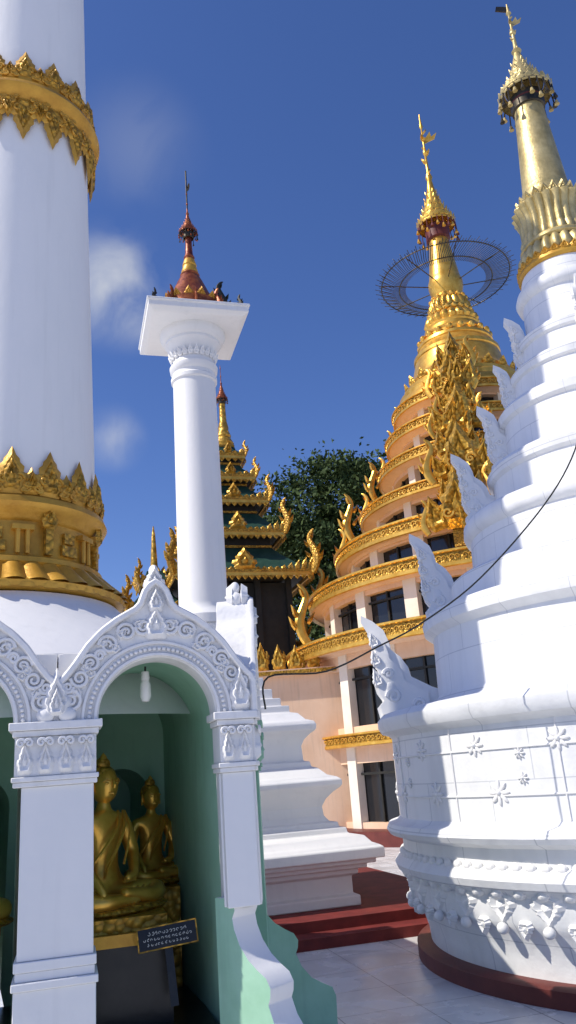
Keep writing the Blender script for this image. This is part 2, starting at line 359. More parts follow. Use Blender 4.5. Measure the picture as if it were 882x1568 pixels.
# ---------------------------------------------------------------- gold stupa building
GC=(5.5,22,0)
gb=empty('golden_stupa_temple',GC)
lv=[(5.5,2.15),(5.8,4.30),(5.1,5.80),(4.26,7.0),(3.43,8.22),(2.78,9.45),(2.44,10.42),(2.14,11.3)]
walls=MB(); led=MB(); win=MB(); orn=MB()
win.add(lathe([(5.6,0),(5.6,.3),(5.2,.32)],96),maroon)
zprev=.3
for i,(r,z) in enumerate(lv):
    rw=r-.40 if i>1 else 5.2
    H=z-zprev
    win.add(lathe([(rw-.18,zprev),(rw-.18,z)],96),glass)
    sill=.10*H if i>1 else .08*H
    lin=.20*H if i>1 else .24*H
    walls.add(lathe([(rw-.2,zprev),(rw,zprev),(rw,zprev+sill),(rw-.18,zprev+sill)],96),peach)
    walls.add(lathe([(rw-.18,z-lin),(rw,z-lin),(rw,z),(rw-.2,z)],96),peach)
    n=max(9,int(2*pi*rw/1.5))
    for k in range(n):
        a=2*pi*(k+.3)/n
        pw=.17 if i<4 else .13
        ang=math.degrees(a)%360
        if i<2 and ang>150 and ang<192:   # solid plastered bay towards the left
            walls.add(box(rw-.17,rw-.004,-.8,.8,zprev+.02,z-.02),peach,Rz(a)); continue
        walls.add(box(rw-.17,rw+.03,-pw,pw,zprev+.02,z-.02),creamp,Rz(a))
        win.add(box(rw-.175,rw-.13,-.025,.025,zprev,z),darkwood_shade,Rz(a+pi/n))
        win.add(box(rw-.175,rw-.12,-.8,.8,zprev+H*.62,zprev+H*.62+.05),darkwood_shade,Rz(a+pi/n)) if i<3 else None
    t=(.40 if i>0 else .3)*(1 if i<4 else .72)
    led.add(lathe([(rw-.1,z-t*.35),(rw+.05,z-t*.3),(rw+.1,z-t*.15),(r-.06,z-t*.1)],128),peach)
    led.add(lathe([(r-.06,z-t*.12),(r-.02,z-t*.3),(r+.02,z-t*.25),(r+.02,z-t*.05)],128),gold)
    led.add(lathe([(r+.02,z-t*.05),(r+.0,z),(r+.0,z+t*.5),(r+.02,z+t*.52)],128),goldf2)
    led.add(lathe([(r+.02,z+t*.5),(r+.06,z+t*.55),(r+.06,z+t*.66),(r+.0,z+t*.7),(rw-.4,z+t*.7)],128),gold)
    nl=int(2*pi*r/.3)
    for k in range(nl):
        M=Rz(2*pi*k/nl)@T(r+.015,0,z+t*.22)@Rz(pi/2)
        led.add(spiral(-.05,0,.075,1.2,1,0,.016),gold,M); led.add(spiral(.08,0,.06,1.2,-1,pi,.014),gold,M)
    zprev=z+t*.7
    if i>=1:
        hh=[0,1.5,1.45,1.3,1.15,.95,.8,.65][i]
        for ang in(158,203,340):
            if ang==203 and i not in(1,3,4): continue
            horn(orn,Rz(R(ang))@T(r-.10,0,zprev-.02),hh,gold,.85)
walls.obj('peach_walls',gb); led.obj('gold_ledges',gb); win.obj('windows',gb)
bell=MB()
bell.add(lathe([(2.0,11.55),(1.95,11.75),(1.9,11.8),(1.9,11.92),(1.8,12.0),(1.72,12.02),(1.72,12.16),(1.62,12.22),(1.55,12.25),(1.55,12.4),(1.50,12.46),(1.42,12.6),(1.34,12.9),(1.27,13.15),(1.3,13.18),(1.3,13.28),(1.22,13.33),
 (1.12,13.55),(1.15,13.58),(1.13,13.68),(1.02,13.74),(.98,13.85),(1.0,13.9),(.96,13.98),(.88,14.02),(.84,14.15),(.86,14.2),(.82,14.28),(.74,14.32)],96),gold)
bell.add(ridged([(.72,14.3),(.78,14.4),(.74,14.55),(.62,14.66)],120,.1,20),gold)
bell.add(lathe([(.62,14.64),(.68,14.68),(.68,14.76),(.62,14.8)],64),gold)
for i in range(20):
    a=2*pi*i/20; bell.add(ell(.08,.08,.09,8,6),gold,T(.66*math.cos(a),.66*math.sin(a),14.72))
bell.add(ridged([(.6,14.8),(.62,14.95),(.52,15.2)],120,.1,20),gold)
for i in range(16):
    a=2*pi*i/16; bell.add(ell(.07,.07,.08,8,6),gold,T(.55*math.cos(a),.55*math.sin(a),15.22))
bell.add(lathe([(.5,15.18),(.54,15.24),(.5,15.32),(.46,15.35),(.5,15.55),(.54,15.75),(.54,15.9),(.5,16.0),(.48,16.1),(.44,16.4),(.36,17.0),(.28,17.6),(.26,17.75)],64),gold)
ring(bell,leaf(.4,.35,.06),goldf,20,1.6,12.2,tilt=R(15))
for i in range(20):
    a=2*pi*i/20; bell.add(ell(.1,.1,.12,8,6),gold,T(1.06*math.cos(a),1.06*math.sin(a),13.8))
bell.obj('bell_and_spire',gb)
mb=MB(); hti(mb,18.05,.60,1.9,gold,gold,maroon,22.6)
mb.obj('hti_umbrella',gb)
mb=MB()
for rr,zz in((2.0,15.99),(1.45,15.87)):
    mb.add(tube([(rr*math.cos(2*pi*i/72),rr*math.sin(2*pi*i/72),zz) for i in range(73)],.02,5),metal)
for i in range(150):
    a=2*pi*i/150; e=2.08+.12*(i%3==0)
    mb.add(tube([(1.25*math.cos(a),1.25*math.sin(a),15.86),(1.6*math.cos(a+.04),1.6*math.sin(a+.04),15.88),(e*math.cos(a+.13),e*math.sin(a+.13),16.04)],.011,4),metal)
for i in range(8):
    a=2*pi*i/8; mb.add(tube([(.5*math.cos(a),.5*math.sin(a),15.8),(2.0*math.cos(a),2.0*math.sin(a),15.97)],.018,5),metal)
mb.obj('wire_halo_ring',gb)
def gable(mb,M,w,h):
    mb.add(leaf(w,h,.25*w),goldf,M)
    for s in(-1,1):
        k=random.uniform(.8,1.25)
        mb.add(leaf(w*.5*k,h*.62*k,.16*w),goldf,M@T(s*w*.42,-.05,0)@Ry(s*random.uniform(.1,.4)))
        v,f=spiral(s*w*.22,h*.25,w*.13,1.3,s,0,.04*w); mb.add((v,f),gold,M@T(0,-.2*w,0))
        horn(mb,M@T(s*w*random.uniform(.5,.75),0,-.05)@(Rz(random.uniform(-.5,.5)) if s>0 else Rz(pi+random.uniform(-.5,.5))),h*random.uniform(.5,.85),gold)
A=R(251)
for r,z,w,h in((4.3,6.7,1.05,1.4),(3.85,7.5,.8,1.2),(3.45,8.2,1.05,1.5),(3.05,8.95,.75,1.1),(2.7,9.7,.95,1.4),(2.4,10.45,.7,1.1),(2.2,11.1,.85,1.3),(1.9,11.9,.62,1.2)):
    gable(orn,Rz(A+random.uniform(-.04,.04))@T(r+.15,0,z)@Rz(pi/2),w,h)
    orn.add(box(r-1.2,r+.05,-w*.3,w*.3,z-.4,z+h*.3),goldf2,Rz(A))
    for q in range(3):
        orn.add(leaf(w*random.uniform(.3,.5),h*random.uniform(.4,.75),.15),goldf,Rz(A)@T(r+random.uniform(.15,.4),random.uniform(-.4,.4)*w,z+random.uniform(-.4,.2))@Rz(pi/2+random.uniform(-.4,.4))@Rx(R(random.uniform(0,20)))@Ry(random.uniform(-.4,.4)))
orn.obj('gold_flame_ornaments',gb)

# ---------------------------------------------------------------- column with red spire
cp=empty('white_column_monument',(-1.215,10.5,0),R(16))
ped=MB()
ped.add(sq([(1.36,.2),(1.36,.30),(1.30,.32),(1.30,.50),(1.36,.52),(1.36,.57),(1.44,.575),(1.44,.62),(1.52,.625),(1.52,.67),(1.6,.675),(1.60,.78),(1.57,.80),(1.5,.83),
 (1.44,.90),(1.30,.93),(1.29,.99),(1.23,.995),(1.22,1.05),(1.15,1.055),(1.10,1.12),(1.09,1.22),(1.13,1.3),(1.2,1.37),(1.27,1.42),(1.29,1.44),(1.29,1.5),(1.25,1.53),(1.16,1.56),(1.08,1.64),
 (1.02,1.66),(1.01,1.72),(.95,1.73),(.94,1.90),(.97,1.97),(1.03,2.03),(1.09,2.07),(1.10,2.13),(1.08,2.17),(1.0,2.2),(.93,2.28),(.85,2.3),(.85,2.38),(.77,2.385),(.77,2.48),(.69,2.485),(.69,2.6),(.61,2.605),(.61,2.75),(.54,2.76),(.54,2.95),(.47,2.96),(.47,3.2),(.42,3.22),(.42,3.5),(.38,3.55)]),white)
ped.obj('stepped_pedestal',cp,sharp=30,bevel=.012)
col=MB()
col.add(lathe([(.44,3.5),(.44,3.62),(.38,3.68),(.33,3.74),(.325,3.8),(.315,5.5),(.305,7.05),(.33,7.07),(.335,7.12),(.31,7.15),(.31,7.2),(.34,7.23),(.35,7.3),(.32,7.34),(.30,7.38),(.31,7.5),(.36,7.62),(.40,7.66),(.40,7.7),(.44,7.72),(.48,7.80),(.48,7.86)],64),white)
for i in range(24):
    a=2*pi*i/24; col.add(leaf(.09,.15,.02),white,Rz(a)@T(.31,0,7.4)@Rz(pi/2)@Rx(R(22)))
col.obj('shaft',cp)
sl=MB()
sl.add(sq([(.62,7.85),(.66,7.87),(.71,7.90),(.71,7.98),(.73,7.985),(.73,8.02)]),white)
sl.obj('capital_slab',cp,sharp=30,bevel=.008)
sp=MB()
sp.add(sq([(.52,8.02),(.52,8.07),(.46,8.08),(.46,8.12)]),red)
sp.add(lathe([(.50,8.1),(.50,8.18),(.46,8.2),(.43,8.28),(.44,8.32),(.38,8.36),(.36,8.44),(.31,8.5),(.25,8.64),(.19,8.78),(.14,8.88),(.15,8.9),(.12,8.94),(.10,9.05),(.075,9.2),(.085,9.22),(.06,9.28),(.05,9.45),(.05,9.6)],40),red)
for k in range(8):
    a=k*pi/4; horn(sp,Rz(a)@T(.46,0,8.1),.38 if k%2 else .28,red,1.2)
for k in range(4):
    horn(sp,Rz(pi/4+k*pi/2)@T(.85,0,8.01),.22,darkwood_shade,1.3)
horn(sp,T(.40,-.2,8.15),.55,darkwood_shade,1.0)
ring(sp,leaf(.14,.16,.03),goldp,14,.40,8.3,tilt=R(15))
sp.add(lathe([(.12,8.93),(.13,8.96),(.10,9.06),(.11,9.08),(.08,9.18)],24),goldp)
hti(sp,9.68,.14,.36,red,red,metal,10.5,False)
sp.add(tube([(0,0,9.2),(0,0,10.86)],.012,6),metal)
sp.add(ell(.02,.09,.03),metal,T(.03,0,10.55))
sp.obj('red_gold_spire',cp)
pt=MB(); pt.add(box(-1.95,2.6,-1.95,2.4,0,.2),carpet); pt.add(box(-2.1,2.9,-2.25,2.4,0,.1),carpet)
pt.obj('red_platform',cp)

# ---------------------------------------------------------------- pyatthat pavilion
pv=empty('tiered_gold_pavilion',(-1.893,24,-.533),R(16),1.333)
mb=MB()
mb.add(box(-1.05,1.05,-1.05,1.05,0,3.5),peach)
mb.add(box(-1.0,1.0,-1.0,1.0,3.5,5.6),darkwood_shade)  # solid near-black block: shade inside the open storey, put in as colour
for x in(-1.05,-.35,.35,1.05):
    for y in(-1.05,1.05):
        mb.add(box(x-.06,x+.06,y-.06,y+.06,3.5,5.66),darkwood_shade)
mb.add(box(-2.1,-1.1,-.9,.9,0,5.0),darkwood_shade)
mb.obj('lower_storey',pv)
rf=MB(); gf=MB()
def tier(h,z,up,w2,hornh,cx=0):
    M=T(cx,0,0)
    rf.add(sq([(h*.97,z),(h*.97,z+.05),(w2+.12*h,z+up*.75),(w2+.03,z+up)]),darkroof,M)
    rf.add(sq([(h*.9,z-.08),(h*.97,z-.0)]),darkwood_shade,M)
    for s in range(4):
        Q=M@Rz(s*pi/2)
        gf.add(box(-h,h,-h-.02,-h+.04,z-.08,z+.0),gold,Q)
        gf.add(box(-h,h,-h-.035,-h-.02,z+.0,z+.06),goldf2,Q)
        n=max(3,int(2*h/.14))
        for k in range(n):
            x=-h+(k+.5)*2*h/n
            gf.add(leaf(.13,.10,.03),goldf,Q@T(x,-h-.02,z-.07)@S(1,1,-1))
            t=abs(x)/h; gf.add(leaf(.14,.08+.40*max(0,t-.5)**1.2*hornh*2,.03),goldf,Q@T(x,-h-.01,z+.05)@Ry(.4*t*(1 if x>0 else -1)))
        gf.add(leaf(.32*h+.08,.42*hornh+.1,.10),goldf,Q@T(0,-h-.02,z+.05))
        horn(gf,Q@T(h,-h,z-.02)@Rz(-pi/4),hornh,goldf2,1.0)
T_=[(1.5,5.72,.72,.78,.95),(1.06,6.75,.58,.55,.8),(.80,7.6,.46,.38,.62),(.58,8.25,.38,.27,.5),(.40,8.85,.28,.18,.4)]
for i,(h,z,up,w2,hh) in enumerate(T_):
    tier(h,z,up,w2,hh)
    nz=T_[i+1][1] if i<4 else 9.25
    rf.add(box(-w2,w2,-w2,w2,z+up,nz-.08),darkwood_shade)
    for q in range(4):
        rf.add(box(-w2-.02,w2+.02,-w2-.03,-w2,z+up+.02,z+up+.07),goldf2,Rz(q*pi/2))
tier(.62,5.15,.45,.3,.75,-1.75)
tier(.35,5.8,.3,.15,.55,-1.75)
rf.add(box(-2.0,-1.5,-.3,.3,5.5,5.8),darkwood_shade)
gf.add(lathe([(.2,9.2),(.24,9.3),(.16,9.45),(.18,9.5),(.12,9.65),(.13,9.72),(.09,9.9),(.08,10.2),(.07,10.4)],20),goldf)
hti(gf,10.5,.14,.45,red,red,metal,11.45,False)
gf.add(lathe([(.09,6.0),(.07,6.4),(.04,6.9),(.01,7.1)],12),goldf,T(-1.75,0,.1))
rf.obj('roofs',pv); gf.obj('gold_eaves_and_finials',pv)
an=MB()
an.add(box(-3.4,1.4,19.8,22,0,3.85),peach); an.add(box(-3.5,1.4,19.65,22,3.85,4.0),peach)
an.add(box(-3.48,1.4,19.62,19.65,3.88,3.97),goldf2)
ao=an.obj('peach_annex_building')
fg=MB()
for i in range(5):
    fg.add(leaf(.35,random.uniform(.5,.8),.08),goldf,T(-1.35+i*.42,19.8,4.0)); horn(fg,T(-1.2+i*.42,19.9,4.0)@Rz(i*2.1),random.uniform(.4,.75),goldf2)
o=fg.obj('cresting',ao)

# ---------------------------------------------------------------- tree
def tree():
    root=empty('tree',(1.9,32,0))
    tb=MB()
    tb.add(tube(smooth([(0,0,0),(.1,0,3),(-.1,0,6),(0,0,8)],4),[.5-.02*i for i in range(13)],10),bark)
    for k in range(14):
        a=2*pi*k/14+random.uniform(-.2,.2); e=random.uniform(.3,1.3); L=random.uniform(2.4,3.8)
        d=Vector((math.cos(a)*math.cos(e),math.sin(a)*math.cos(e),math.sin(e)))
        p0=Vector((0,0,random.uniform(6,8))); p1=p0+d*L*.5+Vector((0,0,.2)); p2=p0+d*L
        tb.add(tube(smooth([p0,p1,p2],4),[.16,.15,.13,.11,.1,.08,.06,.05,.03],6),bark)
    tb.obj('trunk_and_limbs',root)
    vs=[];fs=[]
    for c in range(230):
        while True:
            p=Vector((random.uniform(-1,1),random.uniform(-1,1),random.uniform(-1,1)))
            if .3<p.length<1: break
        c0=Vector((p.x*3.7,p.y*3.0,9.8+p.z*4.7)); cr=random.uniform(.4,.95)
        for i in range(180):
            d=Vector((random.gauss(0,1),random.gauss(0,1),random.gauss(0,.8)))*cr*.5
            q=c0+d; s=random.uniform(.07,.15)
            u=Vector((random.gauss(0,1),random.gauss(0,1),random.gauss(0,1))).normalized()
            w=u.cross(Vector((random.gauss(0,1),random.gauss(0,1),random.gauss(0,1)))).normalized()
            o=len(vs)
            vs+= [tuple(q-u*s),tuple(q+w*s*.5),tuple(q+u*s),tuple(q-w*s*.5)]; fs.append((o,o+1,o+2,o+3))
    me=bpy.data.meshes.new('crown'); me.from_pydata(vs,[],fs); me.materials.append(leafm)
    ob=bpy.data.objects.new('crown',me); scene.collection.objects.link(ob); ob.parent=root
tree()

# ---------------------------------------------------------------- great pillar on shrine
PC=(-2.34,6.3,0)
pl=empty('white_pillar_with_gold_bands',PC)
mb=MB()
mb.add(lathe([(2.0,2.0),(1.75,2.32),(1.45,2.55),(1.2,2.72),(1.0,2.86),(.9,2.96)],96),white)
mb.add(lathe([(.72,3.9),(.715,4.3),(.65,6.95),(.60,9.4),(.52,12.5),(.1,12.6)],96),white)
mb.obj('shaft',pl)
mb=MB()
mb.add(lathe([(.88,2.97),(.955,2.99),(.96,3.03),(.93,3.05)],96),goldp)
mb.add(ridged([(.93,3.04),(.83,3.13),(.76,3.20)],240,.07,36),goldp)
ring(mb,leaf(.15,.13,.03),goldp,36,.96,2.98,tilt=R(-42))
mb.add(lathe([(.76,3.18),(.79,3.21),(.78,3.25),(.73,3.27),(.72,3.29),(.71,3.54),(.74,3.56),(.76,3.60),(.80,3.62),(.82,3.66),(.80,3.71),(.76,3.73),(.73,3.74),(.74,3.86),(.72,3.92)],96),goldp)
for i in range(24):
    a=2*pi*i/24
    M=Rz(a)@T(.715,0,3.28)
    if i%3==0:
        mb.add(box(-.02,.05,-.03,.03,0,.24),goldf2,M); mb.add(box(-.02,.06,-.045,.045,.22,.27),goldp,M)
        mb.add(leaf(.14,.2,.04),goldf2,M@T(.05,0,.2)@Rz(pi/2))
    elif i%3==1:
        mb.add(box(-.02,.03,-.075,.075,.02,.10),goldf2,M); mb.add(box(-.02,.025,-.05,.05,.12,.2),goldf2,M)
    else:
        for s in(-1,1): mb.add(tube([(.03,s*.035,.0),(.03,s*.035,.2)],.018,8),goldp,M)
        mb.add(box(-.02,.05,-.08,.08,.18,.22),goldp,M)
def biglotus(mb,z,r,h,w,n,flip=False,a0=0,tilt=0):
    for i in range(n):
        a=2*pi*(i+a0)/n
        M=Rz(a)@T(r,0,z)@Rz(pi/2)@Rx(tilt)
        if flip: M=M@S(1,1,-1)
        mb.add(leaf(w,h,.03),goldp,M)
        mb.add(leaf(w*.6,h*.68,.035),goldf2,M@T(0,-.02,.03))
        for s in(-1,1):
            v,f=spiral(s*w*.22,h*.3,w*.15,1.4,s,0,.012); mb.add((v,f),goldp,M@T(0,-.03,0))
            v,f=spiral(s*w*.42,h*.1,w*.12,1.4,-s,0,.011); mb.add((v,f),goldp,M@T(0,-.025,0))
biglotus(mb,3.74,.745,.38,.26,16)
biglotus(mb,3.74,.75,.22,.15,16,a0=.5)
mb.add(lathe([(.64,7.46),(.68,7.48),(.68,7.54),(.70,7.56),(.74,7.59),(.76,7.64),(.74,7.69),(.70,7.72),(.68,7.74),(.68,7.80),(.63,7.82)],96),goldp)
biglotus(mb,7.76,.665,.34,.24,16)
biglotus(mb,7.76,.67,.2,.14,16,a0=.5)
biglotus(mb,7.54,.675,.46,.25,16,flip=True)
biglotus(mb,7.54,.68,.24,.16,16,flip=True,a0=.5)
mb.obj('gold_bands',pl)

# ---------------------------------------------------------------- arched shrine
SH=empty('arched_buddha_shrine',(-1.058,4.25,0),R(16))
fw=MB(); rel=MB(); inn=MB()
SPR=1.94; RI=.3065
half=[(.515,0),(.515,.18),(.47,.22),(.42,.285),(.36,.375),(.29,.45),(.21,.51),(.14,.55),(.095,.575),(.075,.61),(.065,.65),(.045,.69),(.0,.72)]
def resample(p,n):
    d=[0]
    for i in range(1,len(p)): d.append(d[-1]+math.dist(p[i],p[i-1]))
    out=[];j=0
    for k in range(n):
        t=d[-1]*k/(n-1)
        while j<len(d)-2 and d[j+1]<t: j+=1
        q=(t-d[j])/max(d[j+1]-d[j],1e-9); out.append((p[j][0]+(p[j+1][0]-p[j][0])*q,p[j][1]+(p[j+1][1]-p[j][1])*q))
    return out
hs=resample(half,25)
outer=hs+[(-x,z) for x,z in hs[-2::-1]]
N=len(outer)
inner=[(RI*math.cos(pi*i/(N-1)),RI*math.sin(pi*i/(N-1))) for i in range(N)]
hb_=resample([(.512,0),(.512,.375),(0,.375)],25); outb=hb_+[(-x,z) for x,z in hb_[-2::-1]]
innb=[((RI+.02)*math.cos(pi*i/(N-1)),(RI+.02)*math.sin(pi*i/(N-1))) for i in range(N)]
def panel(M,inn_,out_,y0,y1,mat):
    v=[];f=[]
    for y in(y0,y1):
        v+=[(x,y,z+SPR) for x,z in inn_]; v+=[(x,y,z+SPR) for x,z in out_]
    for i in range(N-1):
        f.append((i,i+1,N+i+1,N+i)); f.append((2*N+i,3*N+i,3*N+i+1,2*N+i+1))
        f.append((N+i,N+i+1,3*N+i+1,3*N+i)); f.append((i,2*N+i,2*N+i+1,i+1))
    fw.add((v,f),mat,M)
def archpanel(M,th=.2,back=True):
    panel(M,inner,outer,0,th,white_old)
    if back: panel(M,innb,outb,.203,.225,white)
    rel.add(tube([(x,-.012,z+SPR) for x,z in outer],.02,6),white_old,M)
    for rr,tt in((RI+.015,.012),(RI+.078,.011)):
        rel.add(tube([(rr*math.cos(pi*i/40),-.006,SPR+rr*math.sin(pi*i/40)) for i in range(41)],tt,6),white_old,M)
    for i in range(44):
        a=pi*(i+.5)/44; q=RI+.046
        rel.add(ell(.012,.013,.012,7,5),white_old,M@T(q*math.cos(a),-.006,SPR+q*math.sin(a)))
    for s in(-1,1):
        for cx,cz,r,a0,sg in((.445,.095,.055,pi/2,1),(.40,.21,.048,0,-1),(.345,.285,.05,0,1),(.255,.378,.054,0,1),(.16,.445,.05,0,1),(.07,.47,.045,0,-1),(.30,.325,.03,pi,-1),(.46,.165,.03,pi,1)):
            rel.add(spiral(s*cx,cz,r,1.7,s*sg,a0 if s>0 else pi-a0,.0115),white_old,M@T(0,-.012,SPR))
        for cx,cz,an_,l in((.30,.40,-.7,.09),(.21,.45,-.9,.08),(.39,.27,-.8,.09),(.12,.50,-1.0,.08),(.41,.14,.2,.09),(.2,.37,.7,.07),(.33,.24,.5,.07)):
            rel.add(leaf(.065,l,.03),white_old,M@T(s*cx,-.0,SPR+cz-.03)@Ry(s*an_))
    rel.add(leaf(.15,.20,.05),white_old,M@T(0,-.002,SPR+.40))
    rel.add(leaf(.09,.14,.05),white_old,M@T(0,-.01,SPR+.55))
    rel.add(ell(.055,.05,.055,10,7),white_old,M@T(0,.08,SPR+.72))
    rel.add(leaf(.12,.15,.05),white_old,M@T(0,.04,SPR+.68)); rel.add(leaf(.12,.15,.05),white_old,M@T(0,.10,SPR+.68)@Rz(pi))
    rel.add(ell(.028,.03,.04),white_old,M@T(0,.08,SPR+.80))
def capital(M,w,dep,mt=None):
    mt=mt or white_old
    fw.add(box(-w-.03,w+.03,-.035,dep,SPR-.04,SPR),mt,M)
    fw.add(box(-w-.012,w+.012,-.018,dep,SPR-.07,SPR-.041),mt,M)
    fw.add(box(-w+.0,w-.0,-.004,dep,SPR-.26,SPR-.071),mt,M)
    fw.add(box(-w-.012,w+.012,-.018,dep,SPR-.285,SPR-.261),mt,M)
    fw.add(box(-w-.005,w+.005,-.008,dep,SPR-.31,SPR-.286),mt,M)
    n=max(2,int(round(2*w/.1)))
    for k in range(n):
        x=-w+(k+.5)*2*w/n
        rel.add(leaf(2*w/n*.9,.18,.035),mt,M@T(x,-.004,SPR-.255))
        rel.add(spiral(x-.02,-.10,.022,1.3,1,0,.009),mt,M@T(0,-.03,SPR)); rel.add(spiral(x+.02,-.10,.022,1.3,-1,pi,.009),mt,M@T(0,-.03,SPR))
def post(M,w,dep,mat=white):
    fw.add(box(-w+.012,w-.012,.008,dep,.86,SPR-.311),mat,M)
    fw.add(box(-w-.002,w+.002,-.004,dep,.815,.859),mat,M)
    fw.add(box(-w+.006,w-.006,.003,dep,.775,.814),mat,M)
    fw.add(box(-w-.01,w+.01,-.014,dep,.74,.774),mat,M)
    fw.add(box(-w+.0,w+.0,-.003,dep,.0,.739),mat,M)
for c in(.3065,-.7235,-1.7535):
    archpanel(T(c,0,0))
for c in(-.2085,-1.2385):
    capital(T(c,0,0),.198,.22); post(T(c+.012,0,0),.186,.22)
    rel.add(leaf(.17,.27,.05),white_old,T(c,-.004,SPR+.0)); rel.add(leaf(.09,.16,.05),white_old,T(c,-.02,SPR+.02))
    rel.add(ell(.05,.03,.04),white_old,T(c-.05,-.01,SPR+.03)); rel.add(ell(.05,.03,.04),white_old,T(c+.05,-.01,SPR+.03))
capital(T(.715,0,0),.088,.22)
fw.add(box(.635,.80,.008,.2,.98,SPR-.311),white)
rel.add(leaf(.13,.26,.05),white_old,T(.75,-.004,SPR))
SM=T(.815,0,0)@Rz(R(76))
archpanel(SM@T(.515,0,0),back=False); capital(SM@T(.11,0,0),.09,.2); capital(SM@T(.93,0,0),.09,.2,green)
fw.add(box(.84,1.02,.008,.2,.0,SPR-.311),green,SM)
fw.add(box(.02,.2,.008,.2,.98,SPR-.311),white,SM)
FL=[(-.10,1.02),(.0,1.02),(.035,1.0),(.04,.965),(.02,.93),(.03,.88),(.065,.81),(.12,.75),(.18,.71),(.235,.68),(.26,.64),(.255,.60),(.24,.57),(.27,.50),(.33,.43),(.40,.39),(.46,.36),(.48,.31),(.47,.0),(-.10,0)]
def buttress(M,th,m_edge,m_side):
    p=FL; n=len(p)
    v=[(x,-th/2,z) for x,z in p]+[(x,th/2,z) for x,z in p]
    fw.add((v,[tuple(range(n)),tuple(reversed(range(n,2*n)))]),m_side,M)
    fw.add((v,[(i,i+n,(i+1)%n+n,(i+1)%n) for i in range(n)]),m_edge,M)
buttress(T(.715,.10,0)@Rz(R(-57)),.165,white,green)
buttress(SM@T(.93,.1,0)@Rz(R(-70)),.15,white_old,green)
fw.obj('facade',SH,sharp=30,bevel=.004); rel.obj('stucco_relief',SH,sharp=60)
def niche(c,depth,skew,rr=.2):
    n=24; pts=[(RI+.02,0.0)]+[((RI+.02)*math.cos(pi*i/n),SPR+(RI+.02)*math.sin(pi*i/n)) for i in range(n+1)]+[(-RI-.02,0.0)]
    k=len(pts); v=[]
    for y in(.19,depth):
        for x,z in pts: v.append((c+x+(skew*(y-.19)),y,z))
    inn.add((v,[(i,i+1,k+i+1,k+i) for i in range(k-1)]),green)
    bi=[(0.02+rr*0.9,0.5)]+[(.02+rr*math.cos(pi*i/n),1.52+rr*math.sin(pi*i/n)) for i in range(n+1)]+[(.02-rr*.9,.5)]
    off=c+skew*(depth-.19); v=[(off+x,depth,z) for x,z in pts]+[(off+x,depth,z) for x,z in bi]+[(off+x-.1,depth+.5,z) for x,z in bi]
    inn.add((v,[(i,i+1,k+i+1,k+i) for i in range(k-1)]+[(k+i,k+i+1,2*k+i+1,2*k+i) for i in range(k-1)]+[tuple(2*k+i for i in range(k))]),green)
niche(.3065,1.75,-.07); niche(-.7235,1.35,0); niche(-1.7535,1.35,0)
inn.obj('niche_interior',SH)
rb=MB()
rb.add(box(-2.27,.79,.226,3.9,2.275,2.32),white)
for c in(.24,-.72):
    rb.add(box(c-.36,c+.36,.22,1.74 if c>0 else 1.3,0,.42),black)
    rb.add(box(c-.34,c+.16,.45,1.3,.42,.80),black)
    rb.add(box(c-.37,c+.19,.42,1.32,.80,.86),goldp)
    rb.add(box(c-.32,c+.14,.47,1.28,.861,.93),goldf2)
rb.add(box(.20,.54,1.15,1.73,.421,.98),goldf2)
rb.obj('roof_and_plinths',SH)
bb=MB(); bb.add(tube([(.27,.3,2.24),(.27,.3,2.20)],.006,5),darkwood_shade); bb.add(lathe([(.001,2.21),(.022,2.21),(.025,2.17),(.02,2.16)],12),text,T(.27,.3,0))
bb.add(lathe([(.02,2.16),(.03,2.14),(.032,2.07),(.02,2.045),(.001,2.04)],14),bulbm,T(.27,.3,0))
bo=bb.obj('hanging_light_bulb',None,M=T(-1.058,4.25,0)@Rz(R(16)))
sg=MB(); sg.add(box(-.15,.15,-.012,.012,-.055,.055),black)
for x0,x1,z0,z1 in((-.155,.155,.05,.056),(-.155,.155,-.056,-.05),(-.156,-.15,-.056,.056),(.15,.156,-.056,.056)):
    sg.add(box(x0,x1,-.016,.014,z0,z1),goldf2)
sg.add(box(-.02,.02,.0,.03,-.32,-.05),black)
random.seed(3)
for row,(z,n,s) in enumerate(((.022,11,.006),(-.004,14,.005),(-.028,12,.0045))):
    for i in range(n):
        x=(i-(n-1)/2)*.0185+random.uniform(-.002,.002); a0=random.uniform(0,6)
        sg.add(tube([(x+s*math.cos(a0+t*.5),-.016,z+s*math.sin(a0+t*.5)) for t in range(10)],.0012,4),text)
        if random.random()<.4: sg.add(tube([(x,-.016,z+s),(x+.004,-.016,z+s*1.8)],.001,4),text)
sM=T(-1.058,4.25,0)@Rz(R(16))@T(.365,.34,.84)@Rz(R(-4))@Ry(R(-5))@Rx(R(-12))
sg.obj('black_donation_sign',None,M=sM)

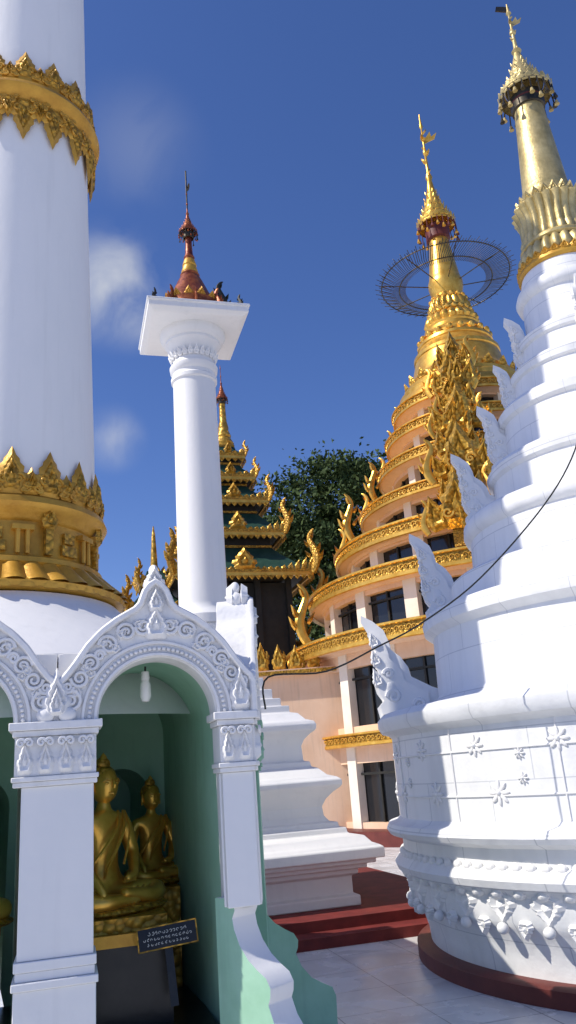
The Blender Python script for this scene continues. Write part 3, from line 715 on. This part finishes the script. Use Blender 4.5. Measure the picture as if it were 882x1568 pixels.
# ---------------------------------------------------------------- buddha statues
def buddha(name,M,H):
    root=bpy.data.objects.new(name,None); scene.collection.objects.link(root); root.matrix_world=M@S(H)
    V=[];E=[];Rr=[]
    def a(p,r,par=None):
        V.append(p);Rr.append(r)
        if par is not None:E.append((par,len(V)-1))
        return len(V)-1
    pel=a((0,.02,.12),(.15,.12)); w=a((0,.02,.26),(.12,.09),pel); ch=a((0,.0,.42),(.155,.10),w); sh=a((0,.01,.53),(.12,.075),ch); nk=a((0,0,.62),(.05,.05),sh); a((0,-.005,.70),(.05,.05),nk)
    for s in(-1,1):
        s1=a((s*.17,.01,.54),(.065,.065),sh); el=a((s*.235,-.02,.32),(.05,.05),s1)
        if s<0: wr=a((s*.21,-.20,.19),(.034,.034),el); h=a((s*.20,-.27,.12),(.03,.03),wr); a((s*.20,-.285,.05),(.016,.016),h)
        else: wr=a((s*.13,-.17,.19),(.034,.034),el); h=a((s*.03,-.2,.17),(.03,.026),wr)
        hp=a((s*.12,-.03,.08),(.11,.085),pel); kn=a((s*.34,-.17,.075),(.085,.07),hp); sn=a((s*.18,-.28,.06),(.065,.055),kn); a((-s*.08,-.29,.06+(.05 if s>0 else 0)),(.045,.035),sn)
    me=bpy.data.meshes.new('body'); me.from_pydata(V,E,[]); ob=bpy.data.objects.new('body',me); scene.collection.objects.link(ob); ob.parent=root
    sk=ob.modifiers.new('skin','SKIN'); sk.use_smooth_shade=True
    for i,d in enumerate(me.skin_vertices[0].data): d.radius=Rr[i]; d.use_root=(i==0)
    ss=ob.modifiers.new('sub','SUBSURF'); ss.levels=2; ss.render_levels=2
    me.materials.append(gold)
    hb=MB()
    hb.add(ell(.092,.105,.125,20,14),gold,T(0,-.01,.78))
    hb.add(ell(.10,.105,.09,20,10),goldf2,T(0,.018,.83)); hb.add(ell(.055,.055,.05,14,8),goldf2,T(0,.01,.92)); hb.add(lathe([(.03,.95),(.022,.975),(.001,1.0)],12),gold)
    hb.add(tube([(0,-.108,.82),(0,-.128,.775),(0,-.122,.76)],[.008,.016,.012],8),gold)
    hb.add(tube([(-.03,-.104,.725),(0,-.112,.722),(.03,-.104,.725)],[.004,.009,.004],6),gold)
    for s in(-1,1):
        hb.add(ell(.012,.02,.058,8,8),gold,T(s*.096,0,.765)@Ry(s*-.08))
        hb.add(tube([(s*.018,-.112,.805),(s*.045,-.106,.818),(s*.07,-.088,.80)],.006,6),gold)
        hb.add(ell(.02,.01,.009,8,6),gold,T(s*.04,-.1,.79))
        for k in range(4):
            hb.add(tube([(s*.09+k*.014-.02 if s>0 else -.2+k*.016-.025,-.2 if s>0 else -.29,.165 if s>0 else .1),(s*.0+k*.004 if s>0 else -.2+k*.014-.02,-.235+k*.012 if s>0 else -.3,.165 if s>0 else .035-.004*k)],.009,6),gold)
    hb.add(tube(smooth([(.10,-.03,.60),(.03,-.115,.50),(-.06,-.125,.40),(-.14,-.10,.30),(-.15,-.02,.22)],4),.012,6),gold)
    hb.add(tube(smooth([(.15,-.02,.60),(.09,-.115,.50),(.02,-.135,.38),(-.05,-.12,.26),(-.06,-.10,.2)],4),.011,6),gold)
    hb.add(tube(smooth([(.17,-.01,.60),(.155,-.09,.50),(.11,-.125,.38),(.08,-.12,.26)],4),.009,6),gold)
    for q in range(4):
        hb.add(tube(smooth([(.2-.05*q,-.24,.125),(.1-.04*q,-.30,.1),(.0-.03*q,-.33,.04)],4),.008,6),gold)
    hb.add(ell(.40,.27,.05,28,8),goldf2,T(0,-.12,.0))
    hb.obj('head_and_robe',root)
    return root
SHM=T(-1.058,4.25,0)@Rz(R(16))
buddha('buddha_statue',SHM@T(.06,.86,.945)@Rz(R(34)),.86)
buddha('buddha_statue',SHM@T(.40,1.50,1.0)@Rz(R(20)),.66)
buddha('buddha_statue',SHM@T(-.78,.86,.945)@Rz(R(10)),.86)

# ---------------------------------------------------------------- cable
cb=MB()
cpts=smooth([(-.24,5.25,2.0),(-.21,5.25,2.2),(.17,5.35,2.22),(.55,5.5,2.38),(.87,5.6,2.53),(1.36,5.75,2.85),(1.95,5.85,3.4),(2.3,5.95,3.86),(2.6,6.4,4.4)],6)
cb.add(tube(cpts,.006,6),darkwood_shade); cb.obj('power_cable')

# ---------------------------------------------------------------- light, sky
az=Vector((-.954,-.30)).normalized(); el=R(46)
sd=Vector((az.x*math.cos(el),az.y*math.cos(el),math.sin(el)))
sun=bpy.data.lights.new('sun','SUN'); sun.energy=4.7; sun.angle=R(.5); sun.color=(1,.94,.84)
so=bpy.data.objects.new('sun',sun); scene.collection.objects.link(so); so.rotation_euler=sd.to_track_quat('Z','Y').to_euler()
w=bpy.data.worlds.new('World'); scene.world=w; w.use_nodes=True
nt=w.node_tree; N=nt.nodes; L=nt.links; bg=N['Background']
sky=N.new('ShaderNodeTexSky'); sky.sky_type='NISHITA'; sky.sun_disc=False; sky.sun_elevation=el; sky.sun_rotation=math.atan2(az.x,az.y)%(2*pi)
sky.altitude=0; sky.air_density=1.0; sky.dust_density=.5; sky.ozone_density=3.0
tint=N.new('ShaderNodeMix'); tint.data_type='RGBA'; tint.blend_type='MULTIPLY'; tint.inputs[0].default_value=1; tint.inputs[7].default_value=(.93,.90,1.14,1)
L.new(sky.outputs[0],tint.inputs[6])
hsv=N.new('ShaderNodeHueSaturation'); hsv.inputs['Saturation'].default_value=1.12; L.new(tint.outputs[2],hsv.inputs['Color'])
tc=N.new('ShaderNodeTexCoord')
nz=N.new('ShaderNodeTexNoise'); nz.inputs['Scale'].default_value=11; nz.inputs['Detail'].default_value=9; nz.inputs['Distortion'].default_value=.5
L.new(tc.outputs['Generated'],nz.inputs['Vector'])
tot=None
for c,r,s in(((-.185,.807,.555),.085,.95),((-.165,.82,.53),.06,.7),((-.2065,.892,.401),.05,.5),((-.1365,.724,.676),.09,.14)):
    d=N.new('ShaderNodeVectorMath'); d.operation='DISTANCE'; d.inputs[1].default_value=c; L.new(tc.outputs['Generated'],d.inputs[0])
    mr=N.new('ShaderNodeMapRange'); mr.interpolation_type='SMOOTHSTEP'; mr.inputs['From Min'].default_value=0; mr.inputs['From Max'].default_value=r; mr.inputs['To Min'].default_value=s; mr.inputs['To Max'].default_value=0
    L.new(d.outputs['Value'],mr.inputs['Value'])
    if tot is None: tot=mr.outputs[0]
    else:
        ad=N.new('ShaderNodeMath'); ad.operation='MAXIMUM'; L.new(tot,ad.inputs[0]); L.new(mr.outputs[0],ad.inputs[1]); tot=ad.outputs[0]
nm=N.new('ShaderNodeMapRange'); nm.inputs['From Min'].default_value=.32; nm.inputs['From Max'].default_value=.62; L.new(nz.outputs['Fac'],nm.inputs['Value'])
mu=N.new('ShaderNodeMath'); mu.operation='MULTIPLY'; mu.use_clamp=True; L.new(tot,mu.inputs[0]); L.new(nm.outputs[0],mu.inputs[1])
mx=N.new('ShaderNodeMix'); mx.data_type='RGBA'; L.new(mu.outputs[0],mx.inputs[0]); L.new(hsv.outputs[0],mx.inputs[6]); mx.inputs[7].default_value=(5.2,5.4,5.8,1)
L.new(mx.outputs[2],bg.inputs['Color']); bg.inputs['Strength'].default_value=.125

# ---------------------------------------------------------------- camera
cam=bpy.data.cameras.new('camera'); co=bpy.data.objects.new('camera',cam); scene.collection.objects.link(co)
cam.sensor_fit='VERTICAL'; cam.sensor_height=24; cam.sensor_width=24; cam.lens=24*1230/1568; cam.clip_start=.05; cam.clip_end=2000
co.matrix_world=T(0,0,1.6)@Rx(R(108))@Rz(R(-4.4))
scene.camera=co
scene.view_settings.view_transform='Standard'; scene.view_settings.look='None'; scene.view_settings.exposure=0
